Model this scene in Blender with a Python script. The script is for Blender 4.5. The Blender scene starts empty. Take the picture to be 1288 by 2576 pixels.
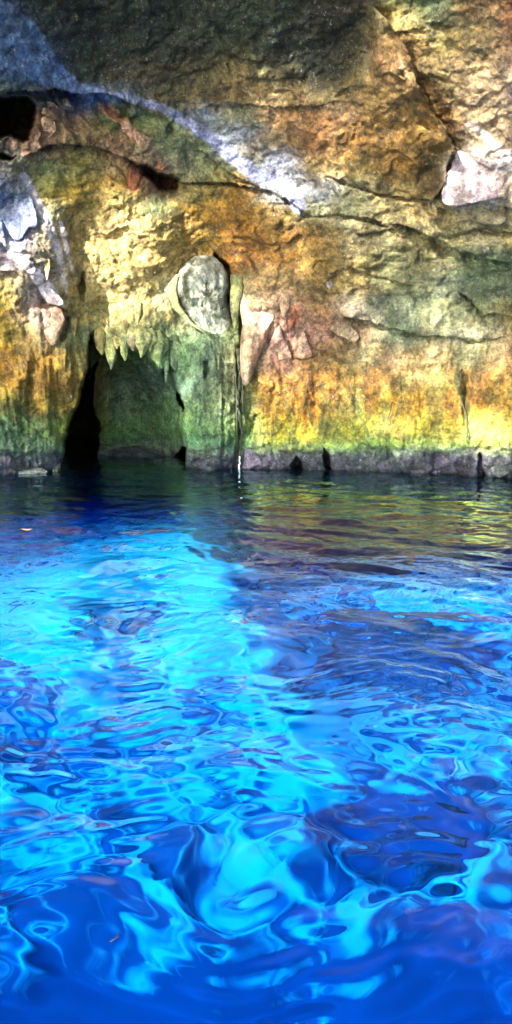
import bpy, bmesh, math, random
import numpy as np
from mathutils import Vector, Matrix, noise as mnoise
random.seed(7); rng = np.random.default_rng(7)
S = bpy.context.scene; COL = S.collection

# ------------------------------------------------------------------ camera maths
CAM = np.array([0.0, 0.0, 1.3]); PITCH = math.radians(8.6); F = 1288/math.tan(math.radians(30))
sp, cp = math.sin(PITCH), math.cos(PITCH)
def ray(a, b):                                   # design grid coordinates -> direction from the camera
    a = np.asarray(a, float); b = np.asarray(b, float)
    r = (a-644)/F; u = (1288-b)/F
    return np.stack([r, cp+u*sp, -sp+u*cp], -1)
def at(a, b, Y):
    d = ray(a, b); return CAM + d*(np.asarray(Y)/d[..., 1])[..., None]
def ground(a, b, z=0.0):
    d = ray(a, b); return CAM + d*((z-CAM[2])/d[..., 2])[..., None]

# ------------------------------------------------------------------ numpy noise
def _h(ix, iy, iz, seed):
    n = (ix*374761393 + iy*668265263 + iz*2147483647 + seed*974634777) & 0xffffffff
    n = ((n ^ (n >> 13))*1274126177) & 0xffffffff
    n = ((n ^ (n >> 15))*2246822519) & 0xffffffff
    return ((n ^ (n >> 16)) & 0xffffff)/float(0xffffff)*2-1
def vnoise(P, seed=0):
    I = np.floor(P).astype(np.int64); f = P-I; f = f*f*f*(f*(f*6-15)+10)
    r = 0
    for dx in (0, 1):
        for dy in (0, 1):
            for dz in (0, 1):
                w = (f[..., 0] if dx else 1-f[..., 0])*(f[..., 1] if dy else 1-f[..., 1])*(f[..., 2] if dz else 1-f[..., 2])
                r = r + w*_h(I[..., 0]+dx, I[..., 1]+dy, I[..., 2]+dz, seed)
    return r
_ROT = [np.array(Matrix.Rotation(.7+1.3*k, 3, Vector((.3+.2*k, 1-.1*k, .5)).normalized())) for k in range(7)]
def fbm(P, sc, octv=5, seed=0, ridged=False, gain=.5):
    P = P*np.asarray(sc, float); r = 0; a = 1.; t = 0
    for k in range(octv):
        n = vnoise((P@_ROT[(k+seed) % 7])*(2.03**k)+k*17.3, seed+k)
        if ridged: n = 1-2*np.abs(n)
        r = r+a*n; t += a; a *= gain
    return r/t
def facets(P2, sc, seed, tilt=.5):
    """angular fracture facets: every cell is a plane with its own height and tilt"""
    Q = P2*sc; I = np.floor(Q).astype(np.int64); best = np.full(len(Q), 1e9); b2 = best.copy(); H = np.zeros(len(Q)); H2 = H.copy(); z = I[:, 0]*0
    for dx in (-1, 0, 1):
        for dy in (-1, 0, 1):
            ix, iy = I[:, 0]+dx, I[:, 1]+dy
            cx, cy = ix+.5+.45*_h(ix, iy, z, seed), iy+.5+.45*_h(ix, iy, z, seed+1)
            ex, ey = Q[:, 0]-cx, Q[:, 1]-cy; d = ex*ex+ey*ey
            h = .5*_h(ix, iy, z, seed+2)+tilt*(_h(ix, iy, z, seed+3)*ex+_h(ix, iy, z, seed+4)*ey)
            m = d < best; m2 = (~m) & (d < b2)
            b2 = np.where(m, best, np.where(m2, d, b2)); H2 = np.where(m, H, np.where(m2, h, H2)); best = np.where(m, d, best); H = np.where(m, h, H)
    e = np.sqrt(b2)-np.sqrt(best); w = .5+.5*np.clip(e/.10, 0, 1)
    return H*w+H2*(1-w)
def sst(x, e0, e1):
    t = np.clip((x-e0)/(e1-e0), 0, 1); return t*t*(3-2*t)

# ------------------------------------------------------------------ 2-D feature tools
def ell(A, B, cx, cy, rx, ry, ang=0, pw=2):
    c, s = math.cos(math.radians(ang)), math.sin(math.radians(ang))
    x = (A-cx)*c+(B-cy)*s; y = -(A-cx)*s+(B-cy)*c
    return np.exp(-((x/rx)**2+(y/ry)**2)**(pw/2))
def pdist(A, B, pts):
    """distance to a polyline, signed side (+ = below/right of it), position 0..1 along it"""
    best = np.full(A.shape, 1e9); sg = np.zeros(A.shape); tt = np.zeros(A.shape); n = len(pts)-1
    for i in range(n):
        (x0, y0), (x1, y1) = pts[i], pts[i+1]; dx, dy = x1-x0, y1-y0; L2 = dx*dx+dy*dy
        t = np.clip(((A-x0)*dx+(B-y0)*dy)/L2, 0, 1)
        d = np.hypot(A-x0-t*dx, B-y0-t*dy); m = d < best
        cr = dx*(B-y0)-dy*(A-x0)
        best = np.where(m, d, best); sg = np.where(m, np.sign(cr), sg); tt = np.where(m, (i+t)/n, tt)
    return best, sg, tt
def inpoly(A, B, pts):
    """soft inside distance of a closed polygon (positive inside, in design px)"""
    ins = np.zeros(A.shape, bool); n = len(pts)
    for i in range(n):
        (x0, y0), (x1, y1) = pts[i], pts[(i+1) % n]
        c = ((y0 > B) != (y1 > B)) & (A < (x1-x0)*(B-y0)/((y1-y0) if y1 != y0 else 1e-9)+x0)
        ins ^= c
    d, _, _ = pdist(A, B, list(pts)+[pts[0]])
    return np.where(ins, d, -d)
def lin(c):
    c = np.asarray(c, float)/255; return np.where(c < .04045, c/12.92, ((c+.055)/1.055)**2.4)

# ------------------------------------------------------------------ where the sun reaches the rock (gaps left between the added leaves)
LIT = [ (250,150,60,30,0,.35),(480,130,50,30,20,.3),(430,60,40,25,0,.3),(760,70,40,30,0,.3),(860,280,60,30,0,.4),(1060,40,40,30,0,.4), # cx cy rx ry ang amount
 (300,590,190,110,0,.85),(200,690,170,90,0,.8),(400,690,110,80,0,.7),(120,640,60,120,20,.8),(330,330,70,60,30,.5),(110,310,50,50,0,.6),
 (640,430,130,40,35,.45),(750,500,60,60,0,.6),(400,260,120,20,25,.3),(670,215,60,35,0,.95),(560,240,60,25,0,.55),(655,170,22,26,0,.8),
 (985,85,52,45,30,1.0),(1010,170,48,60,0,.75),(1050,230,30,60,0,.6),(960,290,80,40,0,.45),(870,360,90,60,0,.35),
 (1195,450,90,75,0,.5),(1230,340,60,50,0,.5),(1240,220,70,60,0,.5),(1170,170,60,50,0,.35),(1250,120,50,50,0,.4),(1100,240,40,60,0,.4),(930,560,120,30,0,.4),
 (1090,590,60,35,0,.75),(1000,600,150,40,0,.4),(1115,660,18,40,0,.8),(1130,750,30,60,0,.45),(470,740,50,25,0,.8),(450,700,50,30,-30,.7),
 (520,830,55,18,20,.6),(110,740,50,40,30,.8),(130,810,30,60,0,.9),(50,700,50,60,0,.6),(640,740,45,70,15,.6),(680,830,30,60,10,.45),
 (1080,940,70,40,10,.8),(1245,1085,70,60,0,1.0),(700,980,90,60,0,.55),(640,1060,50,60,0,.55),(860,1010,90,70,0,.4),(1000,1080,110,50,0,.4),
 (1130,1050,60,60,0,.5),(1210,900,60,60,0,.35),(200,900,70,130,0,.35),(50,960,60,110,0,.35),(180,1040,60,50,0,.45),
 (380,770,90,40,0,.6),(290,800,60,40,0,.4),(410,850,60,40,0,.2),(880,640,60,60,0,.25),(950,880,70,60,0,.3),(620,620,60,50,0,.35),(700,560,60,40,0,.4),
 (1000,780,140,40,0,.3),(40,620,60,60,0,.6),(30,330,20,20,0,.4),(860,480,120,50,0,.35),(520,600,60,40,0,.4)]
def lit(A, B):
    s = 0.06*np.ones(np.shape(A))
    for cx, cy, rx, ry, an, am in LIT: s = s+am*ell(A, B, cx, cy, rx*1.05, ry*1.05, an, 3)
    return np.clip(s, 0, 1)

# ------------------------------------------------------------------ the rock face: depth
WLINE = [(-800,1200),(0,1197),(140,1190),(250,1183),(470,1180),(600,1182),(740,1184),(950,1192),(1190,1201),(1288,1206),(2100,1215)]
def wall_base(A, B):
    wb = np.interp(A, [p[0] for p in WLINE], [p[1] for p in WLINE])
    d = ray(A, wb); y0 = -CAM[2]*d[..., 1]/d[..., 2]
    bb = [-2700,-1500,-900,-400,0,200,400,600,800,900,1130,1190,1300,1700]
    ss = [.47,.565,.645,.73,.81,.86,.91,.955,.985,.995,1.0,1.006,1.05,1.06]
    s = 0
    for off in (-60, -20, 20, 60): s = s+np.interp(B+off, bb, ss)/4
    out = np.maximum(0, np.abs(A-644)-750)
    return y0*s*(1-.00008*out)
GROTTO = [(143,1200),(152,1165),(165,1130),(160,1105),(172,1060),(190,1020),(197,985),(210,950),(222,920),(222,880),(224,845),(234,832),(246,842),(252,868),
 (262,885),(272,880),(285,868),(300,872),(330,872),(350,880),(372,886),(392,905),(408,925),(430,905),(442,920),(455,970),(465,1010),(468,1060),(478,1100),(480,1130),(474,1165),(472,1200)]
BLACK = [(143,1200),(160,1100),(190,1020),(200,985),(214,950),(224,900),(226,846),(236,836),(246,850),(248,900),(244,960),(240,1010),(252,1080),(246,1130),(250,1200)]
BAND = [(-200,100),(-40,100),(40,130),(120,190),(220,232),(330,246),(410,276),(480,312),(545,360),(595,405),(655,442),(725,470),(748,520)]
def depth(A, B):
    """metres by which the rock lies behind (+) or before (-) its base surface"""
    P = at(A, B, np.full(np.shape(A), 12.0))[..., [0, 2]]
    P3 = np.stack([P[..., 0], P[..., 1], 0*P[..., 0]], -1)
    wx = fbm(P3, 1.1, 3, 40)*14; wy = fbm(P3, 1.1, 3, 50)*14
    j1, j2 = fbm(P3, 4.5, 4, 45, gain=.65)*11, fbm(P3, 4.5, 4, 55, gain=.65)*11; bn = fbm(P3, 2.2, 3, 46)
    A = A+wx+j1; B = B+wy+j2
    Pw = P+.35*np.stack([fbm(P3, 1.5, 4, 47), fbm(P3, 1.5, 4, 48)], -1)
    D = 0.22*fbm(P3, .55, 4, 1)
    hi = sst(B, 950, 600)
    D = D+.16*fbm(P3*np.array([1, 1.5, 1]), 1.6, 6, 11, gain=.5)
    fl = (1-hi)                                              # flutes running down the lower wall
    D = D+fl*.10*fbm(P3*np.array([1, .28, 1]), 3.0, 4, 21, True)
    strata = sst(A, 700, 900)*np.exp(-((B-720)/170)**2)
    D = D+strata*.09*fbm(P3*np.array([.35, 1, 1])+np.array([0, .0, 0]), 4.5, 4, 31, True)
    D = D+.035*fbm(P3, 6, 4, 61, True)
    fm = .35+.65*hi; fm = fm*(.45+.9*np.clip(fbm(P3, .8, 3, 49)+.35, 0, 1)); rub = ell(A, B, 200, 330, 260, 110, 0, 4)
    bd, _, bt = pdist(A, B, BAND); bsm = 1-.8*sst(np.interp(bt, [0,.2,.4,1], [120,60,20,30])-bd, -6, 8); fm = fm*bsm
    D = D+fm*(.10*facets(Pw*np.array([1, 1.5]), 1.5, 500)+.045*facets(Pw*np.array([1, 1.4])+3.3, 4.2, 510)+.015*facets(Pw+7.7, 11, 520))+rub*.12*facets(Pw+5, 3.2, 530, .9)
    D = D+(1-hi)*(.05*facets(Pw*np.array([1, .45]), 3.2, 540)+.02*facets(Pw*np.array([1, .6]), 9, 550))
    def ledge(pts, amp, dec, both=.25):
        nonlocal D
        d, s, t = pdist(A, B, pts); env = np.clip(np.minimum(t, 1-t)*9, 0, 1)
        D = D+amp*np.clip(.75+1.1*bn, .1, 1.5)*env*np.exp(-d/dec)*np.where(s > 0, 1, -both)
    def crack(pts, w, amp):
        nonlocal D
        d, s, t = pdist(A, B, pts); env = np.clip(np.minimum(t, 1-t)*8+.15, 0, 1)
        D = D+amp*np.clip(.7+1.4*bn, 0, 1.6)*env*np.exp(-(d/(w*(1+bn)))**2)
    def bump(cx, cy, rx, ry, amp, an=0, pw=2.5):
        nonlocal D
        D = D+amp*ell(A, B, cx, cy, rx, ry, an, pw)
    def hole(poly, amp, edge=8, off=0):
        nonlocal D
        D = D+amp*sst(inpoly(A, B, poly)+off, 0, edge)
    # overhanging band and the vault above it
    ledge([(-120,200),(0,232),(90,226),(200,230),(290,246),(360,275)], .42, 60); ledge([(300,252),(420,300),(500,370),(560,428),(640,468),(700,490),(730,545)], .10, 40)
    ledge([(520,266),(600,258),(700,270),(790,268),(860,250)], .10, 45)
    ledge([(940,20),(990,70),(1040,140),(1060,230),(1100,300),(1145,365),(1125,450),(1095,505),(1050,500)], -.45, 50, .4)
    bump(1000,130,60,100,-.25,-15); bump(1070,420,50,90,-.18); bump(850,120,130,110,.28); bump(1080,430,42,70,.25)
    ledge([(1100,520),(1160,515),(1210,508),(1288,520),(1400,540)], .2, 30)
    bump(1190,450,85,60,-.28)
    ledge([(60,395),(130,362),(240,372),(330,405),(380,440)], .28, 32); ledge([(380,440),(460,458),(580,465),(690,484)], .14, 26)
    crack([(690,482),(780,545),(900,553),(980,572)], 3.5, .16); crack([(820,452),(880,470),(950,490),(1080,508)], 3, .1)
    crack([(1130,600),(1200,582),(1310,588)], 3.5, .12)
    ledge([(980,560),(1090,598),(1150,640),(1230,655),(1420,665)], .30, 60)
    ledge([(820,690),(880,672),(960,700),(1040,730)], .16, 30); ledge([(840,790),(930,812),(1020,835),(1100,840),(1180,850),(1380,850)], .17, 45)
    ledge([(1150,735),(1220,780),(1300,800),(1400,800)], .2, 30)
    ledge([(0,690),(60,700),(120,760),(170,790)], .15, 30)
    bump(290,620,170,120,-.22); bump(90,640,60,120,-.25,25); bump(200,640,26,110,.14); bump(205,720,7,34,.35)
    bump(540,730,90,120,.32); hole([(540,636),(562,655),(582,668),(596,700),(588,745),(592,770),(568,768),(562,740)], .5, 7)
    bump(660,800,70,120,-.12); bump(740,860,80,50,.15)
    bump(530,1010,70,190,-.30,0,4); D = D-.16*ell(A, B, 535, 990, 75, 170, 0, 4)*fbm(P3*np.array([1, .12, 1]), 4.2, 4, 58, True); D = D-.14*ell(A, B, 130, 980, 90, 180, 0, 4)*fbm(P3*np.array([1, .14, 1]), 3.6, 4, 59, True); crack([(512,905),(516,960)], 5, .2); crack([(562,1000),(560,1150)], 4, .12); crack([(604,690),(612,760),(602,900),(606,1000),(600,1190)], 6, .22)
    bump(80,1000,80,160,-.18,0,3); bump(80,1010,22,60,.18,5); crack([(170,800),(160,860)], 5, .2)
    bump(800,1010,22,60,.2); bump(790,985,44,50,-.08); bump(905,1010,30,30,.12); bump(1170,900,34,34,.14); crack([(1160,930),(1172,1000),(1176,1090)], 6, .14)
    bump(1245,1090,60,60,-.2); bump(865,870,45,30,.18)
    for px, w in ((690,5),(742,6),(960,4),(1010,5),(1050,4)): crack([(px,960),(px+6,1060),(px+2,1150)], w, .06)
    # eaten-out band at the water's edge
    edge = 1130+30*fbm(P3, 1.3, 4, 56); D = D+.05*sst(B, edge, edge+12)+.10*sst(B, 1120, 1150)*fbm(P3, 3.5, 4, 57, True)
    hole([(735,1200),(738,1168),(752,1146),(765,1160),(762,1200)], .5, 6); hole([(812,1200),(815,1130),(820,1116),(828,1140),(834,1200)], .6, 5)
    hole([(1200,1140),(1215,1150),(1240,1215),(1215,1210)], .3, 6)
    # holes
    hole([(-160,225),(0,236),(78,238),(92,262),(86,300),(74,352),(52,362),(20,345),(-20,352),(-160,345)], 2.6, 16)
    hole([(343,408),(365,402),(385,412),(400,430),(440,440),(456,452),(452,478),(420,484),(395,478),(370,455),(350,440)], .85, 14)
    hole([(-20,372),(20,385),(40,395),(20,402),(-20,400)], .5, 8)
    g = inpoly(A-.35*wx, B-.35*wy, GROTTO)
    D = D*(1-.45*sst(g, 4, 30))+1.9*sst(g, 0, 16)+1.0*sst(g, 10, 120)
    D = D+6.0*sst(inpoly(A-.35*wx, B-.35*wy, BLACK), 0, 14)
    hole([(448,975),(462,990),(468,1030),(462,1032),(450,1005)], 2.5, 5); hole([(446,1200),(448,1140),(470,1118),(482,1125),(472,1200)], 2.5, 6)
    return D

# ------------------------------------------------------------------ the rock face: mineral and algae colours on a coarse grid, seen light and shade included
CX = [0,100,200,300,400,500,600,700,800,900,1000,1100,1200,1288]
CY = [0,60,120,180,240,300,360,420,480,540,600,660,720,780,840,900,960,1020,1080,1120,1150,1200]
T = '''
4a5f7e 36473f 3b463c 3a4640 3a4640 424a40 4c5444 545c4c 504c40 68584a 7a7a52 5a6a50 8a6c4c 8a6048
4d6a98 3c4c50 364038 3c443c 3c4a46 485048 58604c 4c5444 3c3c34 585848 b8a468 6a6c4c 8c7c5c a87c5c
4a6892 48628a 404a3c 4a4c40 4a5044 585848 60604a 484a3e 383a30 544e3a b08c5c a89868 a08c64 c09c7c
46628c 4c6890 404a40 504a3c 5a5240 6e6448 948058 6a6248 3c3c30 6c6040 a08458 b8a478 b09474 d0b49c
3a4440 54585c 587098 7a8698 605a44 766a4c a08860 b49c74 7c6c50 7a6440 a48858 987c50 b8a488 ccb09c
1e1c1a 907058 907860 607848 6a7450 8a93a4 8a8a70 a48460 9c7450 8c6c40 a88854 8c6c3c b0947c b8a488
28201c a08068 84744c b08868 748058 788060 8490a8 88785c 987048 8c6834 a08050 745c30 a09078 b09478
6c6868 787c58 88844c a08868 9c8878 78805c 7c7c58 a0a8c0 a08c64 8c7848 886838 585030 c8b8b8 d0c4c0
68708c 98904c b09850 b09450 604838 887840 886830 9a9ca0 b0b4b8 94906c 807048 605030 d4c0c0 c0ac98
606888 a0a080 b09858 b89858 788c5c a07c38 906c30 887040 a4a480 949070 9c8c60 b09c70 989078 908870
88889c b0a088 b89c58 c4a468 c0a058 a88840 986c30 8c6830 947444 807454 7c7454 a8a074 8c8468 8c845c
a898a0 b8a890 b89858 c8ac68 b89450 a8884c a0703c 8c6838 846c38 807048 707050 7c7858 607058 586850
b09c60 c8b8b8 c0a460 c8b070 b8a468 949888 988860 9c8058 80683c 7c6c40 7c7c5c 80846c 6c7864 5c6c54
a48840 c4a498 a09058 b8a870 a8a070 a4ac98 a09070 a0806c 8c6c4c 80786c 788068 8c906c 7c8060 746840
988038 b09c70 788058 a0a070 90a074 84a07c 80885c b08c80 a07868 88745c 6c7860 88886c a09c80 8c7c58
906c24 987434 84783c 708050 6c8c60 648460 80784c ac8474 98784c 7c7050 987c5c b8a070 94906c a48460
8c6c24 906c24 886c2c 4c6048 40584a 58785c 78783c b08438 b8803c a07c44 a0804c c09c5c 9c7c48 b88444
80702c 90742c 80702c 40583c 3c5c3c 54783c 748040 b88c38 c08c3c a0843c b08c3c b88c3c a07434 b08c44
44642c 788028 80842c 3c5c2c 3c6030 487434 6c8c3c b09c38 ac9c3c a0a040 b0a444 b0a040 b8b048 c8c458
345c44 547048 5c7444 3c5c3c 3c5848 487850 689054 98a048 94a44c 84a454 94ac58 98ac58 98ac60 a0b468
485068 586470 5c7068 485468 4c5470 505c60 545c70 585c6c 606470 646c74 707478 706c84 786c88 7c8074
38404c 404c54 444c50 303448 383c50 3c4450 404454 444854 484c58 4c5058 585c60 58546c 5c5870 60645c
'''.split()
TG = np.array([[int(t[i:i+2], 16) for i in (0, 2, 4)] for t in T], float).reshape(len(CY), len(CX), 3)
def grid_col(A, B):
    ia = np.interp(A, CX, np.arange(len(CX))); ib = np.interp(B, CY, np.arange(len(CY)))
    i0 = np.clip(np.floor(ia).astype(int), 0, len(CX)-2); j0 = np.clip(np.floor(ib).astype(int), 0, len(CY)-2)
    u = (ia-i0)[..., None]; v = (ib-j0)[..., None]; u = u*u*(3-2*u); v = v*v*(3-2*v)
    L = lin(TG)
    return (L[j0, i0]*(1-u)+L[j0, i0+1]*u)*(1-v)+(L[j0+1, i0]*(1-u)+L[j0+1, i0+1]*u)*v
def colour(A, B, P):
    wx = fbm(P, 1.6, 4, 70)*30+fbm(P, 6, 3, 75)*12; wy = fbm(P, 1.6, 4, 80)*24+fbm(P, 6, 3, 85)*10
    A2, B2 = A+wx, B+wy*np.where(B > 1090, .35, 1)
    c = grid_col(A2, B2)
    Ls = lit(A, B)
    c = c/(.62+.55*Ls)[..., None]*.72                        # sunlight partly divided out; the shade stays in the colour
    m = c.mean(-1, keepdims=True); c = np.maximum(m+(c-m)*1.12, .008)
    def paint(w, rgb, k=1.):
        nonlocal c
        w = (np.clip(w, 0, 1)*k)[..., None]; c = c*(1-w)+lin(rgb)*w
    n = fbm(P, 9, 4, 90); n2 = fbm(P*np.array([1, 1, .4]), 14, 3, 95)
    # pale rock band across the vault, sky reflection painted in as blue
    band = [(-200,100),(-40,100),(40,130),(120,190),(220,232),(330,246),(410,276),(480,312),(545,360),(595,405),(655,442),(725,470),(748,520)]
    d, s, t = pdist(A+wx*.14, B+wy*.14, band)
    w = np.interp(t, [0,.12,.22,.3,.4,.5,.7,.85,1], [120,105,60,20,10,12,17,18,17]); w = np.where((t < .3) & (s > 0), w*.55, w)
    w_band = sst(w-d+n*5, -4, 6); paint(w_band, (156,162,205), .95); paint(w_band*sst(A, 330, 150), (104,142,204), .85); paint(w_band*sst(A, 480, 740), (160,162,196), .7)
    # pale calcite runs and patches on the left
    for pts, w in (([(62,440),(90,500),(120,570),(150,650),(168,735)], [10,8,14,10,4]), ([(10,600),(50,650),(95,700),(135,745),(158,766)], [12,12,16,18,5]),
                   ([(150,560),(165,620),(180,690)], [7,7,3])):
        d, s, t = pdist(A+wx*.2, B+wy*.2, pts); ww = np.interp(t, np.linspace(0, 1, len(w)), w); paint(sst(ww-d+n*4, -2, 4), (225,215,220), .9)
    d, s, t = pdist(A+wx*.15, B, [(1185,312),(1225,345),(1262,380),(1300,400)]); paint(sst(12-d+n*5, -2, 4), (200,190,190), .6)
    paint(ell(A, B, 1195, 445, 78, 62, 10, 5)*sst(n, -.6, .2), (205,180,176), .35)
    paint(ell(A, B, 40, 540, 55, 90, 12, 4), (112,125,165), .75)
    paint(ell(A, B, 425, 735, 25, 35, 0, 4), (215,225,190), .6)
    paint(ell(A, B, 395, 430, 38, 30, 30, 3)*sst(n, -.5, .2), (170,80,50), .8); paint(ell(A, B, 335, 450, 20, 45, 0, 3)*sst(n, -.3, .3), (215,125,85), .7)
    d, s, t = pdist(A+wx*.2, B+wy*.2, [(255,265),(300,300),(350,345),(385,395)]); paint(sst(16-d+n*16, -2, 8), (225,165,140), .8)
    paint(ell(A, B, 740, 795, 14, 26, 10, 3), (190,90,50), .7); paint(ell(A, B, 1000, 170, 50, 70, 0, 3)*sst(n, -.1, .4), (190,130,100), .6)
    paint(ell(A, B, 265, 150, 0.1, .1), (0,0,0), 0)
    paint(ell(A2, B2, 430, 400, 120, 60, 35, 4), (128,132,100), .6); paint(ell(A2, B2, 640, 380, 60, 30, 30, 4), (150,130,90), .4)
    paint(ell(A2, B2, 1250, 1085, 65, 50, 0, 4), (236,226,84), .65); paint(ell(A2, B2, 40, 1085, 120, 60, 0, 4), (52,92,66), .7); paint(ell(A2, B2, 150, 1080, 60, 40, 0, 4), (110,130,40), .5)  # yellow patch at far right paints in sunlit brightness
    paint(ell(A2, B2, 1000, 640, 150, 40, 10, 4), (104,96,60), .4); paint(ell(A2, B2, 1230, 720, 150, 50, 0, 4), (70,84,66), .5); paint(ell(A2, B2, 1080, 440, 45, 70, 0, 4), (62,50,24), .6); paint(ell(A2, B2, 850, 380, 60, 60, 0, 4), (120,90,50), .3)
    lw = sst(A, 600, 640)*sst(B, 900, 960)*sst(B, 1135, 1100); st = fbm(P*np.array([1, 1, .25]), 5, 4, 141)
    paint(lw*sst(st, .0, .35), (118,122,66), .55); paint(lw*sst(st, .1, -.3), (150,98,44), .45); paint(sst(A, 180, 120)*sst(B, 960, 1040)*sst(st, -.2, .25), (76,100,46), .6)
    # green rims and runs
    for pts, w in (([(600,700),(606,860),(604,1000),(601,1190)], 5), ([(1160,890),(1150,960),(1172,1020),(1178,1110)], 7), ([(760,985),(772,1020),(790,1080)], 4), ([(808,960),(820,1010),(800,1080)], 4),
                   ([(895,1000),(905,1050),(925,1090)], 4), ([(1010,1000),(985,1060),(975,1110)], 4), ([(700,1000),(690,1080),(690,1130)], 4)):
        d, s, t = pdist(A+wx*.2, B, pts); paint(sst(w-d+n*4, -2, 3), (72,96,60), .6)
    for pts in ([(60,393),(130,360),(240,371),(330,404),(380,440)], [(385,448),(460,460),(580,466),(700,486)],
                [(690,482),(780,545),(900,553),(980,572)], [(820,452),(880,470),(950,490)], [(1130,600),(1200,582),(1310,588)], [(1045,150),(1062,235),(1105,305),(1146,366)]):
        d, s, t = pdist(A+wx*.1, B+wy*.1, pts); paint(sst(2.0-d+n*4+n2*2, -1, 1.5), (38,34,26), .7)  # shade in the creases painted as thin dark lines
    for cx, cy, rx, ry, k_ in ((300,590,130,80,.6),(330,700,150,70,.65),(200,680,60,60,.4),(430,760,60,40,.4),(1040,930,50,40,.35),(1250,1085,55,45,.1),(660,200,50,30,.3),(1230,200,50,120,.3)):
        paint(ell(A2, B2, cx, cy, rx, ry, 0, 3)*(.6+.6*n), (214,192,128), k_)  # cream paint brightens the sunlit patches
    # purple-grey algae crust at the waterline
    e = 1132+wy*.5+n*16+n2*8
    paint(sst(B, e-22, e-4)*sst(e+26, B, B+12), (118,138,112), .45)
    paint(sst(B, e, e+14), (58,60,68), .75); paint(sst(B, e+6, e+20)*sst(n2, 0, .5), (100,78,118), .5)
    paint(sst(B, 1176, 1200), (34,40,44), .7)
    k = 1+(.30*n[..., None]+.22*n2[..., None])*(1-.7*sst(w_band, 0, 1))[..., None]
    gr = ell(A, B, 350, 1040, 120, 110, 0, 4); gr_ = (gr*sst(A, 235, 275))[..., None]; c = c*(1-gr_)+(.6*c+.4*c.mean(-1, keepdims=True))*gr_*4.2; pr = ell(A, B, 545, 1000, 75, 150, 0, 4)[..., None]; c = c*(1-.5*pr)+c.mean(-1, keepdims=True)*np.array([.9, 1.1, .8])*.6*pr  # grotto back colour raised to stand in for missing ambient light
    c = c*(1-.85*sst(P[:, 2], -.1, -.5))[:, None]
    vault = sst(B, 330, 60)*sst(A+wx, 960, 840)*(1-.8*ell(A2, B2, 665, 210, 80, 50, 0, 4))+sst(B, 40, -60)*1.2   # vault shade painted in as dark green, one sun patch spared
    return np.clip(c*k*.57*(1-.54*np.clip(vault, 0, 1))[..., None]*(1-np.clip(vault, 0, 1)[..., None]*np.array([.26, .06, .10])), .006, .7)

# ------------------------------------------------------------------ mesh helpers
def mesh_grid(name, P, nr, nc, mat, flip=False):
    m = bpy.data.meshes.new(name)
    i = np.arange((nr-1)*(nc-1)); r = i//(nc-1); c = i % (nc-1); a = r*nc+c
    q = np.stack([a, a+nc, a+nc+1, a+1] if not flip else [a, a+1, a+nc+1, a+nc], -1).astype(np.int32)
    m.vertices.add(len(P)); m.vertices.foreach_set('co', P.astype(np.float32).ravel())
    m.loops.add(q.size); m.loops.foreach_set('vertex_index', q.ravel())
    m.polygons.add(len(q)); m.polygons.foreach_set('loop_start', np.arange(0, q.size, 4, dtype=np.int32))
    m.polygons.foreach_set('loop_total', np.full(len(q), 4, np.int32)); m.polygons.foreach_set('use_smooth', np.ones(len(q), bool))
    m.update(calc_edges=True); m.materials.append(mat)
    return m
def set_col(m, c, name='stone'):
    at_ = m.color_attributes.new(name, 'FLOAT_COLOR', 'POINT')
    at_.data.foreach_set('color', np.concatenate([c, np.ones((len(c), 1))], 1).astype(np.float32).ravel())
def link(name, m, parent=None):
    o = bpy.data.objects.new(name, m); COL.objects.link(o)
    if parent: o.parent = parent
    return o
def tag(o, label=None, cat=None, group=None, kind=None):
    if label: o['label'] = label
    if cat: o['category'] = cat
    if group: o['group'] = group
    if kind: o['kind'] = kind
    return o

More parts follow.
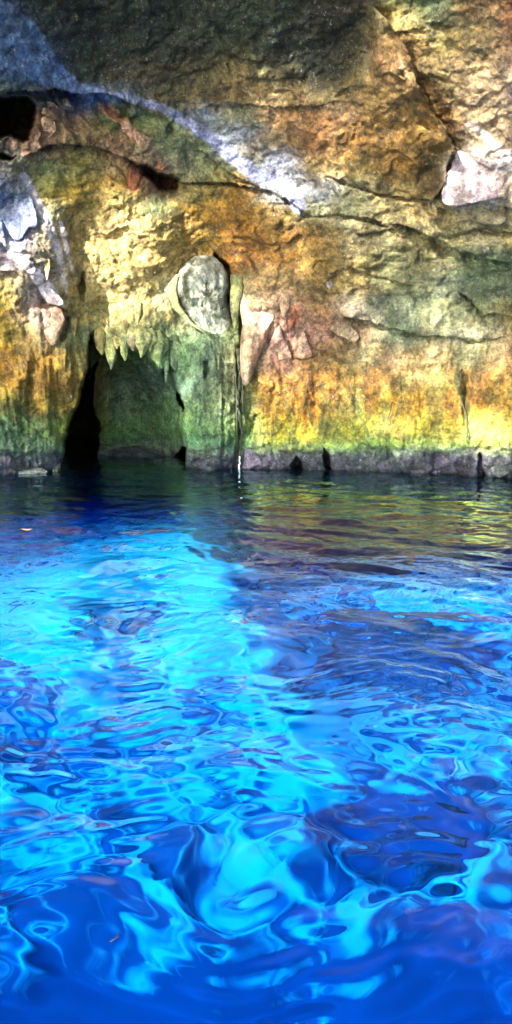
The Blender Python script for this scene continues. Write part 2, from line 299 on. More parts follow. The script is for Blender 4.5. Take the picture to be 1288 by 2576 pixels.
# ------------------------------------------------------------------ materials
def newmat(name):
    m = bpy.data.materials.new(name); m.use_nodes = True; nt = m.node_tree
    return m, nt, nt.nodes['Principled BSDF']
def N(nt, t, **kw):
    n = nt.nodes.new(t)
    for k, v in kw.items():
        if k in n.inputs: n.inputs[k].default_value = v
        else: setattr(n, k, v)
    return n
def rock_mat(name, base=None, tint2=None, bump=.5, speck=.5, rough=.8, sc=1.):
    m, nt, bs = newmat(name); L = nt.links.new
    tc = N(nt, 'ShaderNodeTexCoord')
    if base is None: src = N(nt, 'ShaderNodeVertexColor', layer_name='stone').outputs[0]
    else:
        nz = N(nt, 'ShaderNodeTexNoise', Scale=3.5*sc, Detail=6, Roughness=.65); L(tc.outputs['Object'], nz.inputs['Vector'])
        rp = N(nt, 'ShaderNodeValToRGB'); rp.color_ramp.elements[0].position = .38; rp.color_ramp.elements[1].position = .62
        rp.color_ramp.elements[0].color = (*lin(base), 1); rp.color_ramp.elements[1].color = (*lin(tint2 or base), 1)
        L(nz.outputs[0], rp.inputs[0]); src = rp.outputs[0]
    def mix(bt, fac, a, b):
        x = N(nt, 'ShaderNodeMix', data_type='RGBA', blend_type=bt)
        for s, i in ((fac, 0), (a, 6), (b, 7)):
            if hasattr(s, 'is_linked'): L(s, x.inputs[i])
            else: x.inputs[i].default_value = s
        return x.outputs[2]
    def noise(scale, det=5, ro=.6, seed=0):
        mp = N(nt, 'ShaderNodeMapping'); mp.inputs['Location'].default_value = (seed*3.1, seed*1.7, seed); L(tc.outputs['Object'], mp.inputs[0])
        x = N(nt, 'ShaderNodeTexNoise', Scale=scale*sc, Detail=det, Roughness=ro); L(mp.outputs[0], x.inputs['Vector']); return x.outputs[0]
    def ramp(v, p0, p1, lo=0., hi=1.):
        x = N(nt, 'ShaderNodeMapRange'); x.inputs['From Min'].default_value = p0; x.inputs['From Max'].default_value = p1
        x.inputs['To Min'].default_value = lo; x.inputs['To Max'].default_value = hi; L(v, x.inputs[0]); return x.outputs[0]
    n1 = noise(7, 8, .7, 1); n2 = noise(28, 5, .7, 2); n3 = noise(4, 6, .7, 3); n4 = noise(16, 6, .75, 4); n5 = noise(45, 3, .6, 5)
    c = mix('MULTIPLY', 1., src, mix('MIX', ramp(n1, .38, .64), (.38, .40, .42, 1), (1.5, 1.46, 1.38, 1)))
    c = mix('MULTIPLY', .8, c, mix('MIX', ramp(n2, .36, .66), (.42, .42, .42, 1), (1.6, 1.6, 1.6, 1)))
    c = mix('MIX', ramp(n3, .52, .68, 0, .28), c, mix('MULTIPLY', 1., c, (.62, 1.05, .42, 1)))       # algae film
    c = mix('MIX', ramp(noise(5, 6, .7, 9), .53, .68, 0, .4), c, mix('MULTIPLY', 1., c, (1.35, .85, .45, 1)))  # iron stain
    c = mix('MIX', ramp(n4, .60, .72, 0, speck), c, (.62, .60, .52, 1))                            # lichen / calcite specks
    c = mix('MIX', ramp(n5, .63, .74, 0, .7*speck), c, (.7, .7, .62, 1))
    c = mix('MIX', ramp(n4, .40, .30, 0, .75), c, (.018, .018, .012, 1))                           # pits
    L(c, bs.inputs['Base Color'])
    L(ramp(n1, .3, .7, rough-.12, rough+.1), bs.inputs['Roughness']); bs.inputs['Specular IOR Level'].default_value = .35
    b1 = N(nt, 'ShaderNodeBump', Strength=bump, Distance=.06); L(n1, b1.inputs['Height'])
    b2 = N(nt, 'ShaderNodeBump', Strength=bump*1.0, Distance=.025); L(n2, b2.inputs['Height']); L(b1.outputs[0], b2.inputs['Normal'])
    b3 = N(nt, 'ShaderNodeBump', Strength=bump*.8, Distance=.04); L(n4, b3.inputs['Height']); L(b2.outputs[0], b3.inputs['Normal'])
    L(b3.outputs[0], bs.inputs['Normal'])
    return m
M_WALL = rock_mat('cave_limestone', bump=.6, speck=.45)

# ------------------------------------------------------------------ build the rock face
ca = np.concatenate([np.linspace(-1500, -20, 60)[:-1], np.arange(-20, 1309, 2.5), np.linspace(1310, 2700, 56)])
cb = np.concatenate([np.linspace(-2700, -20, 110)[:-1], np.arange(-20, 1236, 2.5), np.linspace(1240, 1700, 20)])
A, B = np.meshgrid(ca, cb); A = A.ravel(); B = B.ravel()
Y = wall_base(A, B)+depth(A, B)
PW = at(A, B, Y)
# roof lip: the rock folds back on itself so the overhang has a top side
mw = mesh_grid('cave_wall', PW, len(cb), len(ca), M_WALL)
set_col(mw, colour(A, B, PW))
wall = tag(link('cave_wall', mw), kind='structure')
YW = Y.reshape(len(cb), len(ca))
def yat(a, b):
    i = min(max(np.searchsorted(ca, a), 0), len(ca)-1); j = min(max(np.searchsorted(cb, b), 0), len(cb)-1); return float(YW[j, i])
def pos(a, b, off=0.):
    return at(a, b, yat(a, b)+off)

# ------------------------------------------------------------------ sun, sky
SD = np.array([-.46, -.78, .40]); SD /= np.linalg.norm(SD)
sun = bpy.data.lights.new('sun', 'SUN'); sun.energy = 5; sun.angle = math.radians(.55); sun.color = (1, .95, .85)
so = bpy.data.objects.new('sun', sun); COL.objects.link(so); so.rotation_euler = Vector(SD).to_track_quat('Z', 'Y').to_euler()
w = bpy.data.worlds.new("World"); S.world = w; w.use_nodes = True
bg = w.node_tree.nodes['Background']; sky = w.node_tree.nodes.new('ShaderNodeTexSky'); sky.sky_type = 'NISHITA'; sky.sun_disc = False
sky.sun_elevation = math.asin(SD[2]); sky.sun_rotation = math.atan2(SD[0], SD[1])
w.node_tree.links.new(sky.outputs[0], bg.inputs[0]); bg.inputs[1].default_value = .07

# ------------------------------------------------------------------ unseen leaves added up-sun of the rock, placed to shape the sun patches
EU = np.cross([0, 0, 1], SD); EU /= np.linalg.norm(EU); EV = np.cross(SD, EU)
sel = (B < 1200)
Pf = PW[sel]; SH = 1-lit(A[sel], B[sel])
un = fbm(Pf, 3.0, 3, 120); SH = np.clip(SH+un*.55, 0, 1)
cell = .11; u = Pf@EU; v = Pf@EV; u0, v0 = u.min(), v.min()
iu = ((u-u0)/cell).astype(int); iv = ((v-v0)/cell).astype(int); G = np.zeros((iu.max()+1, iv.max()+1)); Gn = G*0
np.add.at(G, (iu, iv), SH); np.add.at(Gn, (iu, iv), 1); G = np.where(Gn > 0, G/np.maximum(Gn, 1), 0)
vs, fs = [], []
C0 = 17.0
T_ = np.clip(1-G, .02, 1); K = rng.poisson(np.where(G > 0, -np.log(T_)*.0121/.0085, 0)); ii, jj = np.nonzero(K); ii, jj = np.repeat(ii, K[ii, jj]), np.repeat(jj, K[ii, jj]); n_ = len(ii)
c = EU*((u0+(ii+rng.random(n_))*cell)[:, None])+EV*((v0+(jj+rng.random(n_))*cell)[:, None])+SD*((C0+rng.uniform(-1.5, 1.5, n_))[:, None])
nn_ = SD+rng.normal(0, .35, (n_, 3)); nn_ /= np.linalg.norm(nn_, axis=1)[:, None]; t1 = np.cross(nn_, rng.normal(0, 1, (n_, 3))); t1 /= np.linalg.norm(t1, axis=1)[:, None]; t2 = np.cross(nn_, t1)
l = rng.uniform(.075, .115, n_)[:, None]; wd = rng.uniform(.04, .06, n_)[:, None]
vs = np.stack([c+t1*l*s_+t2*wd*t_+nn_*.015*abs(t_) for s_, t_ in ((-1, 0), (-.3, 1), (.5, .8), (1, 0), (.5, -.8), (-.3, -1))], 1).reshape(-1, 3)
fs = np.arange(n_*6).reshape(-1, 6).tolist(); print('leaves', n_)
ml, nt, bs = newmat('leaf_green'); bs.inputs['Base Color'].default_value = (.05, .11, .03, 1); bs.inputs['Roughness'].default_value = .5
m = bpy.data.meshes.new('leaves'); m.from_pydata(vs.tolist(), [], fs); m.materials.append(ml)
tag(link('shade_foliage', m), 'unseen green leaves added overhead to shape the sun patches', 'shade_foliage', kind='stuff')

# ------------------------------------------------------------------ water
s_in = np.linspace(-.62, .62, 640); s_out = .62+(np.linspace(0, 1, 36)[1:]**1.6)*9
sx = np.concatenate([-s_out[::-1], s_in, s_out])
yr = np.concatenate([np.linspace(-16, 1.15, 40)[:-1], np.exp(np.linspace(math.log(1.15), math.log(24), 800))])
SX, YR = np.meshgrid(sx, yr); WX = SX*np.maximum(YR, 1.15); WX = np.clip(WX, -40, 40)+SX*.01
def waves(x, y):
    r = np.random.default_rng(11)
    P3 = np.stack([x, y, 0*x], -1)
    x2 = x+.14*vnoise(P3*1.6, 301); y2 = y+.14*vnoise(P3*1.6, 302)
    h = 0
    for k in range(46):
        lam = math.exp(r.uniform(math.log(.085), math.log(.75))); th = r.normal(math.pi/2, .7) if r.random() < .3 else r.uniform(0, math.pi)
        kk = 2*math.pi/lam; sl = .0215*(lam/.4)**.1
        env = 1
        if k % 3 == 0: env = .5+.9*np.clip(vnoise(P3*.5+k, 320+k)+.3, 0, 1)
        h = h+env*sl/kk*np.sin(kk*(math.cos(th)*x2+math.sin(th)*y2)+r.uniform(0, 6.28))
    calm = (.55+.5*sst(y, 11.5, 6.5))*(1-.24*sst(y, 5.5, 2.6))
    return h*calm
WZ = waves(WX, YR)
PWt = np.stack([WX, YR, WZ], -1).reshape(-1, 3)
mwt = bpy.data.materials.new('water'); mwt.use_nodes = True; nt = mwt.node_tree; nt.nodes.clear()
out = N(nt, 'ShaderNodeOutputMaterial'); rf = N(nt, 'ShaderNodeBsdfRefraction', IOR=1.333, Roughness=0.0); gl = N(nt, 'ShaderNodeBsdfGlossy', Roughness=0.02)
rf.inputs['Color'].default_value = (1, 1, 1, 1); gl.inputs['Color'].default_value = (.70, .92, .95, 1)
fr = N(nt, 'ShaderNodeFresnel', IOR=1.333); mx = N(nt, 'ShaderNodeMixShader')
nt.links.new(fr.outputs[0], mx.inputs[0]); nt.links.new(rf.outputs[0], mx.inputs[1]); nt.links.new(gl.outputs[0], mx.inputs[2]); nt.links.new(mx.outputs[0], out.inputs[0])
va = N(nt, 'ShaderNodeVolumeAbsorption', Density=1.0); va.inputs['Color'].default_value = (0.0, .845, .995, 1)
nt.links.new(va.outputs[0], out.inputs['Volume'])
mwater = mesh_grid('water', PWt, len(yr), len(sx), mwt, flip=True)
bm = bmesh.new(); bm.from_mesh(mwater)                        # close the body of water down to below the bed
be = [e for e in bm.edges if e.is_boundary]
r = bmesh.ops.extrude_edge_only(bm, edges=be); nv = [g for g in r['geom'] if isinstance(g, bmesh.types.BMVert)]
for q in nv: q.co.z = -14
ne = [g for g in r['geom'] if isinstance(g, bmesh.types.BMEdge)]
bmesh.ops.holes_fill(bm, edges=[e for e in bm.edges if e.is_boundary], sides=0)
bmesh.ops.recalc_face_normals(bm, faces=bm.faces); bm.to_mesh(mwater); bm.free()
water = tag(link('water', mwater), kind='structure')

# ------------------------------------------------------------------ lake bed
def bedxy(a, b, dep=3.0):
    d = ray(a, b); t = -CAM[2]/d[..., 2]; Sf = CAM+d*t[..., None]; n = d/np.linalg.norm(d, axis=-1, keepdims=True)
    h = n[..., :2]/1.333; hz = -np.sqrt(1-(h**2).sum(-1)); return Sf[..., :2]+h*(dep/-hz)[..., None]
BRI = [ # cx cy rx ry ang amount (+ sunlit patch painted as pale shallow shelf, - shade painted as deep hollow)
 (340,1430,330,95,-4,.5),(110,1560,170,110,0,.4),(330,1640,330,100,0,.38),(560,1500,110,170,0,.35),(590,1640,150,70,0,.4),(500,1340,130,35,0,.35),
 (130,1330,190,40,0,-.35),(1000,1350,330,90,0,-.4),(1030,1640,250,85,0,-.6),(1010,1510,300,45,-4,.3),(740,1820,110,90,10,.65),(1240,1850,80,70,0,.5),
 (1100,1990,150,60,10,.8),(1270,2150,60,70,0,.7),(1060,2120,190,80,10,-.6),(1000,2290,110,50,0,.4),(1190,2230,90,50,0,.45),(250,2240,170,90,0,.22),
 (640,2080,130,50,20,.2),(450,2150,120,60,30,.15),(60,1900,90,50,0,-.35),(640,2560,640,95,-2,-1.3),(640,2740,900,170,0,-1.4),(1150,2480,170,120,0,-.3),(150,2420,90,60,0,-.15),
 (500,2270,70,40,20,-.25),(330,1960,90,40,0,-.1),(900,1760,80,50,0,.2),(700,2250,140,60,0,-.1),(60,2180,70,60,0,-.25),(420,2030,120,35,0,-.15)]
ba = np.concatenate([np.linspace(-4000, -350, 40)[:-1], np.arange(-350, 1640, 5), np.linspace(1650, 5200, 40)])
bb = np.concatenate([np.linspace(1165, 1240, 14)[:-1], np.arange(1240, 2800, 5), np.linspace(2810, 4200, 24)])
A, B = np.meshgrid(ba, bb); A = A.ravel(); B = B.ravel()
XY = bedxy(A, B); P3 = np.concatenate([XY, 0*XY[:, :1]], 1)
wx = fbm(P3, .9, 3, 400)*60; wy = fbm(P3, .9, 3, 410)*45
def seen_at(XY, dep):
    """where a bed point of this depth is seen through calm water"""
    R = np.hypot(XY[:, 0], XY[:, 1]); lo = 0*R; hi = R.copy()
    for _ in range(30):
        m = (lo+hi)/2; g = m/np.hypot(m, CAM[2])-1.333*(R-m)/np.hypot(R-m, dep); lo = np.where(g < 0, m, lo); hi = np.where(g < 0, hi, m)
    m = (lo+hi)/2; k = m/np.maximum(R, 1e-6); dx, dy = XY[:, 0]*k, XY[:, 1]*k; dz = -CAM[2]+0*dx
    f = np.maximum(dy*cp-dz*sp, .05); return 644+F*dx/f, 1288-F*(dy*sp+dz*cp)/f
nn = fbm(P3, 2.4, 4, 430); rg = fbm(P3, 1.7, 3, 440, True); n5 = fbm(P3, 4.5, 4, 470, gain=.6)
Pq = P3[:, :2]+.18*np.stack([fbm(P3, 2, 3, 471), fbm(P3, 2, 3, 472)], -1)
def cells(P2, sc, seed):                                      # network of caustic light lines painted into the bed as pale seams
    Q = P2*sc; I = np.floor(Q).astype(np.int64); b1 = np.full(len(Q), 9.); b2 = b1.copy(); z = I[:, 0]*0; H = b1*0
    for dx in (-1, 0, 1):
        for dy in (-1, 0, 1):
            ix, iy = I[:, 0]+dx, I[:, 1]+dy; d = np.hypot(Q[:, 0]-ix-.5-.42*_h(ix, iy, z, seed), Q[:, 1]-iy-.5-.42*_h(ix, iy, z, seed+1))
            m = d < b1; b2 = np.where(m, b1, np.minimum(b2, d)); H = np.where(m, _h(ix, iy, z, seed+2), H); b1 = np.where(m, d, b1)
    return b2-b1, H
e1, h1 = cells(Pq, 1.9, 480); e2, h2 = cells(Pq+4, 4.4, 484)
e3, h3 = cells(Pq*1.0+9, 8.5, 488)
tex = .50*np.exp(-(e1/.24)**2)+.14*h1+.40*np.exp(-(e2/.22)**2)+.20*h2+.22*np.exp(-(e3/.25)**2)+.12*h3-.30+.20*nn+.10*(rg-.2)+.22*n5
dep = np.full(len(XY), 3.3)
for it in range(6):
    A, B = seen_at(XY, dep)
    br = .36-.13*sst(B, 1850, 2250)
    for cx, cy, rx, ry, an, am in BRI: br = br+am*ell(A+wx, B+wy, cx, cy, rx, ry, an, 2.6)
    br = br*sst(B+wy*.3, 1258+np.clip(250-A, 0, 400)*.18, 1350+np.clip(250-A, 0, 400)*.3)
    big = np.clip(br+.2*nn, 0, 1)
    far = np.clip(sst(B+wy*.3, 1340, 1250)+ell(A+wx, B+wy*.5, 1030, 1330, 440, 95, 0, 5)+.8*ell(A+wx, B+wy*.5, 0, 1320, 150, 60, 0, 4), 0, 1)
    d_new = 3.4-1.6*big+2.5*far; dep = .5*dep+.5*d_new
dg = dep.reshape(len(bb), len(ba))
for _ in range(60):                                            # silt has settled: soften the slopes of the bed
    dg = np.pad(dg, 1, mode='edge'); dg = (dg[1:-1, 1:-1]*2+dg[:-2, 1:-1]+dg[2:, 1:-1]+dg[1:-1, :-2]+dg[1:-1, 2:])/6
dep = dg.ravel()
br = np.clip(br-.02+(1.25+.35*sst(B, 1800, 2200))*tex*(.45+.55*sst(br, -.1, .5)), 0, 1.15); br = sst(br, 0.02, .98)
PB = np.stack([XY[:, 0], XY[:, 1], -dep+.05*(br-.5)+.05*fbm(P3, 2.5, 2, 450)], -1)
pal = lin((64,94,138)); pal2 = lin((252,252,244))  # blue of the dark tone paints in light scattered by the water
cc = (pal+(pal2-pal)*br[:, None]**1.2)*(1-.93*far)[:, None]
grn = .5*sst(fbm(P3, 7, 3, 460), .0, .3)*sst(br, .2, .7)*ell(A, B, 1150, 2350, 170, 170, 0, 3); cc = cc*(1-.7*grn[:, None])+lin((120,200,120))*.7*grn[:, None]
M_BED, ntb, bs = newmat('bed_limestone'); bs.inputs['Roughness'].default_value = .9; ntb.links.new(N(ntb, 'ShaderNodeVertexColor', layer_name='stone').outputs[0], bs.inputs['Base Color'])
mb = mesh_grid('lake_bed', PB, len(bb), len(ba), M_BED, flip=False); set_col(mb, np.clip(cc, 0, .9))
tag(link('lake_bed', mb), kind='structure')
m = bpy.data.meshes.new('deep_bed'); m.from_pydata([(-60,-40,-12),(60,-40,-12),(60,40,-12),(-60,40,-12)], [], [(0,1,2,3)])
md, ntd, bs = newmat('deep_silt'); bs.inputs['Base Color'].default_value = (.05, .08, .1, 1); m.materials.append(md); tag(link('deep_ground', m), kind='structure')

#OBJECTS#
# ------------------------------------------------------------------ loose and distinct rocks, dripstone, roots
PX = 12/F                                                     # metres per design px at the rock face
def unproject(P):
    d = np.asarray(P)-CAM; f = d[:, 1]*cp-d[:, 2]*sp; u = d[:, 1]*sp+d[:, 2]*cp
    return 644+F*d[:, 0]/f, 1288-F*u/f
def to_obj(name, V, Fc, mat, origin, parent=None, smooth=True):
    tint = None
    if isinstance(mat, tuple): tint, mat = mat, M_WALL
    m = bpy.data.meshes.new(name); o3 = np.asarray(origin, float)
    m.from_pydata([tuple(np.asarray(v)-o3) for v in V], [], Fc); m.materials.append(mat)
    if smooth: m.shade_smooth()
    if tint:
        Vp = np.asarray(V, float); a_, b_ = unproject(Vp); c0 = colour(a_, b_, Vp)
        n_ = sst(fbm(Vp*np.array([1, 1, .22]), 9, 5, int(abs(o3[0]*100)), gain=.65)+.5*fbm(Vp, 3, 3, 8), -.28, .28)[:, None]
        c1 = lin(tint[0])*(1-n_)+lin(tint[1])*n_; set_col(m, c0*(1-tint[2])+c1*tint[2])
    m.update(); o = link(name, m, parent); o.location = tuple(o3); return o
_ico = {}
def ico(n):
    if n not in _ico:
        bm = bmesh.new(); bmesh.ops.create_icosphere(bm, subdivisions=n, radius=1)
        _ico[n] = (np.array([v.co[:] for v in bm.verts]), [[v.index for v in f.verts] for f in bm.faces]); bm.free()
    return _ico[n]
def rock(name, c, size, mat, label, cat='rock', seed=0, rot=(0, 0, 0), cuts=7, rough=.14, group=None, sub=5, box=.0, flute=0, base=.0):
    V, Fc = ico(sub); V = V.copy(); r = np.random.default_rng(seed)
    for k in range(cuts):
        n = r.normal(0, 1, 3); n /= np.linalg.norm(n); d = r.uniform(.48, .80); t = V@n-d; V = V-np.maximum(t, 0)[:, None]*n*.97
    if box: V = np.sign(V)*np.abs(V)**(1-box)
    V = V*(1+rough*fbm(V+seed*3.3, 1.6, 4, seed)+rough*.45*fbm(V+seed, 5, 4, seed+9, True))[:, None]
    if flute: V = V*(1+flute*fbm(V*np.array([1, 1, .22]), 7, 3, seed+5, True))[:, None]
    V = V*np.array(size)
    R = np.array((Matrix.Rotation(rot[2], 3, 'Z')@Matrix.Rotation(rot[1], 3, 'Y')@Matrix.Rotation(rot[0], 3, 'X')))
    V = V@R.T
    o = to_obj(name, V+np.asarray(c), Fc, mat, c)
    return tag(o, label, cat, group)
def prock(name, a, b, w, h, mat, label, off=0., d=None, ang=0, **k):
    """rock set against the face at design position a,b with size w,h in design px"""
    y = yat(a, b)+off; s = y/F
    return rock(name, at(a, b, y), (w/2*s, (d if d else .35*(w+h)/2)*s, h/2*s), mat, label, rot=(0, math.radians(ang), 0), **k)
def slab(name, out, bulge, mat, label, cat='rock', off=0., seed=0, group=None, facets=5, rough=.12, flute=0.):
    """stone with the outline `out` (design positions), rounded or faceted in front, its back sunk in the face"""
    out = np.array(out, float); c = out.mean(0); r = np.random.default_rng(seed); ys = [yat(*p) for p in out]+[yat(*c)]; y0 = float(np.median(ys))+off; s_ = y0/F
    na, nr = 72, 18; th = np.linspace(0, 2*math.pi, na, endpoint=False); R = np.zeros(na)
    for i in range(len(out)):
        p, q = out[i]-c, out[(i+1) % len(out)]-c; e = q-p
        for k, t in enumerate(th):
            d = (math.cos(t), math.sin(t)); den = d[0]*e[1]-d[1]*e[0]
            if abs(den) < 1e-9: continue
            u = (p[0]*e[1]-p[1]*e[0])/den; v = (p[0]*d[1]-p[1]*d[0])/den
            if u > 0 and -1e-6 <= v <= 1+1e-6: R[k] = max(R[k], u)
    R = (np.roll(R, 1)+2*R+np.roll(R, -1))/4; R = R*(1+.10*fbm(np.stack([np.cos(th), np.sin(th), 0*th+seed], -1), 2.2, 4, seed, gain=.7))
    V = []
    for side in (1, -1):
        for j in range(nr):
            f = math.sin((j+1)/nr*math.pi/2); aa = c[0]+np.cos(th)*R*f; bb_ = c[1]+np.sin(th)*R*f
            h = np.full(na, bulge*(1-f**3)**.55)
            P3 = np.stack([aa*.012, bb_*.012, 0*aa+seed], -1)
            for _ in range(facets):
                pass
            if side > 0:
                rr = np.random.default_rng(seed+1)
                for _ in range(facets):
                    g = rr.normal(0, .35, 2); h = np.minimum(h, bulge*rr.uniform(.55, .95)+(g[0]*(aa-c[0])+g[1]*(bb_-c[1])))
                h = np.maximum(h, bulge*.12*(1-f))+bulge*rough*2*fbm(P3, 2.5, 4, seed)*(1-f**4)
                if flute: h = h+bulge*flute*fbm(P3*np.array([1, .2, 1]), 7, 3, seed+4, True)*(1-f**4)
            V.append(at(aa, bb_, y0-side*h*s_))
    apex = [at(np.array(c[0]), np.array(c[1]), y0-V_) for V_ in (0,)]
    V = np.concatenate(V); cf = V[:na].mean(0); cbk = V[nr*na:nr*na+na].mean(0); n0 = len(V); V = np.concatenate([V, [cf, cbk]])
    Fc = []
    for sd in (0, 1):
        o_ = sd*nr*na
        for j in range(nr-1):
            for i in range(na):
                q = [o_+j*na+i, o_+j*na+(i+1) % na, o_+(j+1)*na+(i+1) % na, o_+(j+1)*na+i]; Fc.append(q if sd else q[::-1])
        for i in range(na):
            q = [n0+sd, o_+i, o_+(i+1) % na]; Fc.append(q[::-1] if sd else q)
    for i in range(na):
        q = [(nr-1)*na+i, (nr-1)*na+(i+1) % na, (2*nr-1)*na+(i+1) % na, (2*nr-1)*na+i]; Fc.append(q)
    return tag(to_obj(name, V, Fc, mat, at(np.array(c[0]), np.array(c[1]), y0)), label, cat, group)
def dripstone(name, path, radii, mat, label, cat='stalactite', off=-.08, depth=.8, seed=0, group=None, flute=.25, parent=None):
    """tapering stone hanging along a path of design positions; radii in design px"""
    n = len(path)*7; ts = np.linspace(0, len(path)-1, n); pa = np.interp(ts, range(len(path)), [p[0] for p in path]); pb = np.interp(ts, range(len(path)), [p[1] for p in path])
    ra = np.interp(ts, range(len(path)), radii)
    y0 = yat(path[0][0], path[0][1])+off; seg = 22; V = []; 
    ph = np.linspace(0, 2*math.pi, seg, endpoint=False)
    for k in range(n):
        c = at(pa[k], pb[k], y0); s = y0/F
        q = np.stack([np.cos(ph), np.sin(ph), 0*ph+pb[k]*.012], -1)
        rr = ra[k]*s*(1+flute*fbm(q+seed*1.7, 1.9, 3, seed)+.12*fbm(q*2+seed, 3, 2, seed+3))
        for i in range(seg): V.append(c+np.array([math.cos(ph[i])*rr[i], math.sin(ph[i])*rr[i]*depth, 0]))
    Fc = [[k*seg+i, k*seg+(i+1) % seg, (k+1)*seg+(i+1) % seg, (k+1)*seg+i] for k in range(n-1) for i in range(seg)]
    Fc.append(list(range(seg))[::-1]); Fc.append([(n-1)*seg+i for i in range(seg)])
    o = to_obj(name, V, Fc, mat, at(pa[0], pb[0], y0), parent)
    return tag(o, label, cat, group) if label else o
def strand(name, pts, r, mat, label=None, cat=None, group=None, off=-.05, parent=None, world=False, seed=0):
    r_ = np.random.default_rng(seed); P = []
    for i in range(len(pts)-1):
        for t in np.linspace(0, 1, 9)[:-1]:
            a = pts[i][0]*(1-t)+pts[i+1][0]*t; b = pts[i][1]*(1-t)+pts[i+1][1]*t
            P.append(np.array([a, b, 0.]) if world is False else np.asarray(pts[i])*(1-t)+np.asarray(pts[i+1])*t)
    if world is False:
        Q = []
        for p in P:
            a = p[0]+r_.normal(0, 1.1); y = min(yat(p[0]-6, p[1]), yat(p[0], p[1]), yat(p[0]+6, p[1]))+off; Q.append(at(a, p[1], y))
        P = Q
    P = np.array(P); V = []; seg = 7
    for k in range(len(P)):
        rr = r*(1-.6*k/len(P)) if not hasattr(r, '__len__') else np.interp(k/(len(P)-1), [0, 1], r)
        t = P[min(k+1, len(P)-1)]-P[max(k-1, 0)]; t = t/np.linalg.norm(t); u = np.cross(t, [0, 1, .1]); u /= np.linalg.norm(u); v = np.cross(t, u)
        for i in range(seg): V.append(P[k]+(u*math.cos(i*2*math.pi/seg)+v*math.sin(i*2*math.pi/seg))*rr)
    Fc = [[k*seg+i, k*seg+(i+1) % seg, (k+1)*seg+(i+1) % seg, (k+1)*seg+i] for k in range(len(P)-1) for i in range(seg)]
    Fc.append(list(range(seg))[::-1]); Fc.append([(len(P)-1)*seg+i for i in range(seg)])
    o = to_obj(name, V, Fc, mat, P[0], parent)
    return tag(o, label, cat, group) if label else o

M_grey = ((34,42,32),(148,152,140),.9)
M_white = ((118,104,112),(186,174,184),.7)
M_blue = ((70,80,116),(108,118,150),.85)
M_pink = ((150,108,96),(186,158,134),.6)
M_pinkg = ((130,104,92),(140,132,100),.55)
M_rust = ((96,46,34),(164,96,64),.65)
M_gold = ((132,108,58),(166,146,88),.45)
M_green = ((98,112,66),(140,140,92),.55)
M_gdark = ((62,80,58),(104,116,88),.5)
M_purp = ((50,50,58),(96,86,104),.75)
M_wet = ((46,54,54),(84,90,88),.6)
M_sub = rock_mat('submerged_stone', (84,96,124), (120,128,150), bump=.2, speck=.0, sc=.5)
M_subg = rock_mat('algae_submerged_stone', (70,96,60), (110,120,80), bump=.2, speck=.0, sc=.5)
mroot, nt, bs = newmat('root_bark'); bs.inputs['Base Color'].default_value = (.028, .034, .014, 1); bs.inputs['Roughness'].default_value = .8
mtr, nt, bs = newmat('falling_water'); bs.inputs['Base Color'].default_value = (.9, .95, 1, 1); bs.inputs['Roughness'].default_value = .1; bs.inputs['Transmission Weight'].default_value = .3

# the rounded boulder wedged above the arch, and the bright fins round it
slab('hanging_boulder', [(462,662),(492,642),(535,645),(565,672),(577,712),(572,757),(583,792),(581,822),(560,847),(530,843),(505,828),(480,798),(452,762),(441,722),(448,687)], 44, M_grey, 'big rounded grey boulder with white streaks hanging above the grotto arch', 'boulder', off=-.06, seed=3, facets=3, rough=.2, flute=.25)
dripstone('calcite_fin', [(446,690),(428,728),(440,770),(478,812),(516,836),(548,880),(562,905)], [3,14,12,7,6,4,2], M_green, 'pale green mineral fin curling under the left side of the rounded boulder', 'rock fin', off=-.12, seed=41, depth=.6)
slab('flowstone_column', [(618,690),(655,686),(686,738),(690,800),(668,860),(647,910),(627,970),(611,1006),(606,940),(604,870),(610,815),(600,760),(604,715)], 34, M_pink, 'long pink flowstone tongue tapering downwards right of the rounded boulder', 'flowstone', off=-.06, seed=5, facets=2, rough=.10, flute=.14)
dripstone('flowstone_column', [(598,690),(594,730),(590,780),(592,830)], [16,15,10,3], M_green, 'short greenish dripstone rib in the dark gap beside the rounded boulder', 'flowstone', off=-.05, seed=6, depth=.6)
slab('rock_spike', [(701,808),(719,857),(734,900),(699,906),(664,900),(681,852)], 22, M_pink, 'pink triangular spike of rock, left one of a pair beside the flowstone tongue', 'rock spike', off=-.03, seed=7, facets=2)
slab('rock_spike', [(764,828),(786,887),(790,900),(764,906),(736,900),(749,852)], 20, M_pink, 'pink triangular spike of rock, right one of the pair and smaller', 'rock spike', off=-.03, seed=8, facets=2)
slab('stalactite', [(736,775),(750,785),(740,812),(730,836),(718,812),(723,785)], 12, M_rust, 'rust orange dripstone hanging above the two pink spikes', 'stalactite', off=0, seed=9, facets=3)
slab('embedded_stone', [(784,822),(800,808),(814,826),(808,858),(792,872),(783,850)], 12, M_pinkg, 'small dull pink stone just right of the right pink spike', 'stone', off=0, seed=62, facets=4, rough=.3)
dripstone('stalactite', [(716,735),(716,775),(712,800)], [14,11,2], M_pinkg, 'short ochre dripstone above the left pink spike', off=.02, seed=12, depth=.6)
slab('embedded_stone', [(818,704),(832,702),(838,718),(830,728),(820,722)], 7, M_white, 'small speckled whitish stone set alone in the ochre rock face', 'stone', off=0, seed=13, facets=3)
slab('pale_block', [(1150,376),(1172,384),(1200,405),(1232,425),(1262,440),(1272,462),(1255,494),(1222,509),(1170,514),(1116,514),(1109,490),(1122,440),(1138,410)], 42, M_white, 'large angular white block jutting from the rock on the right', 'boulder', off=-.02, seed=23, facets=7, rough=.08)
slab('blue_slab', [(44,434),(57,448),(80,500),(95,540),(98,580),(76,572),(52,606),(30,597),(8,560),(0,530),(18,490),(30,455)], 30, M_blue, 'tall blue grey pointed slab leaning on the left rock face', 'slab', off=0, seed=15, facets=6, rough=.12)
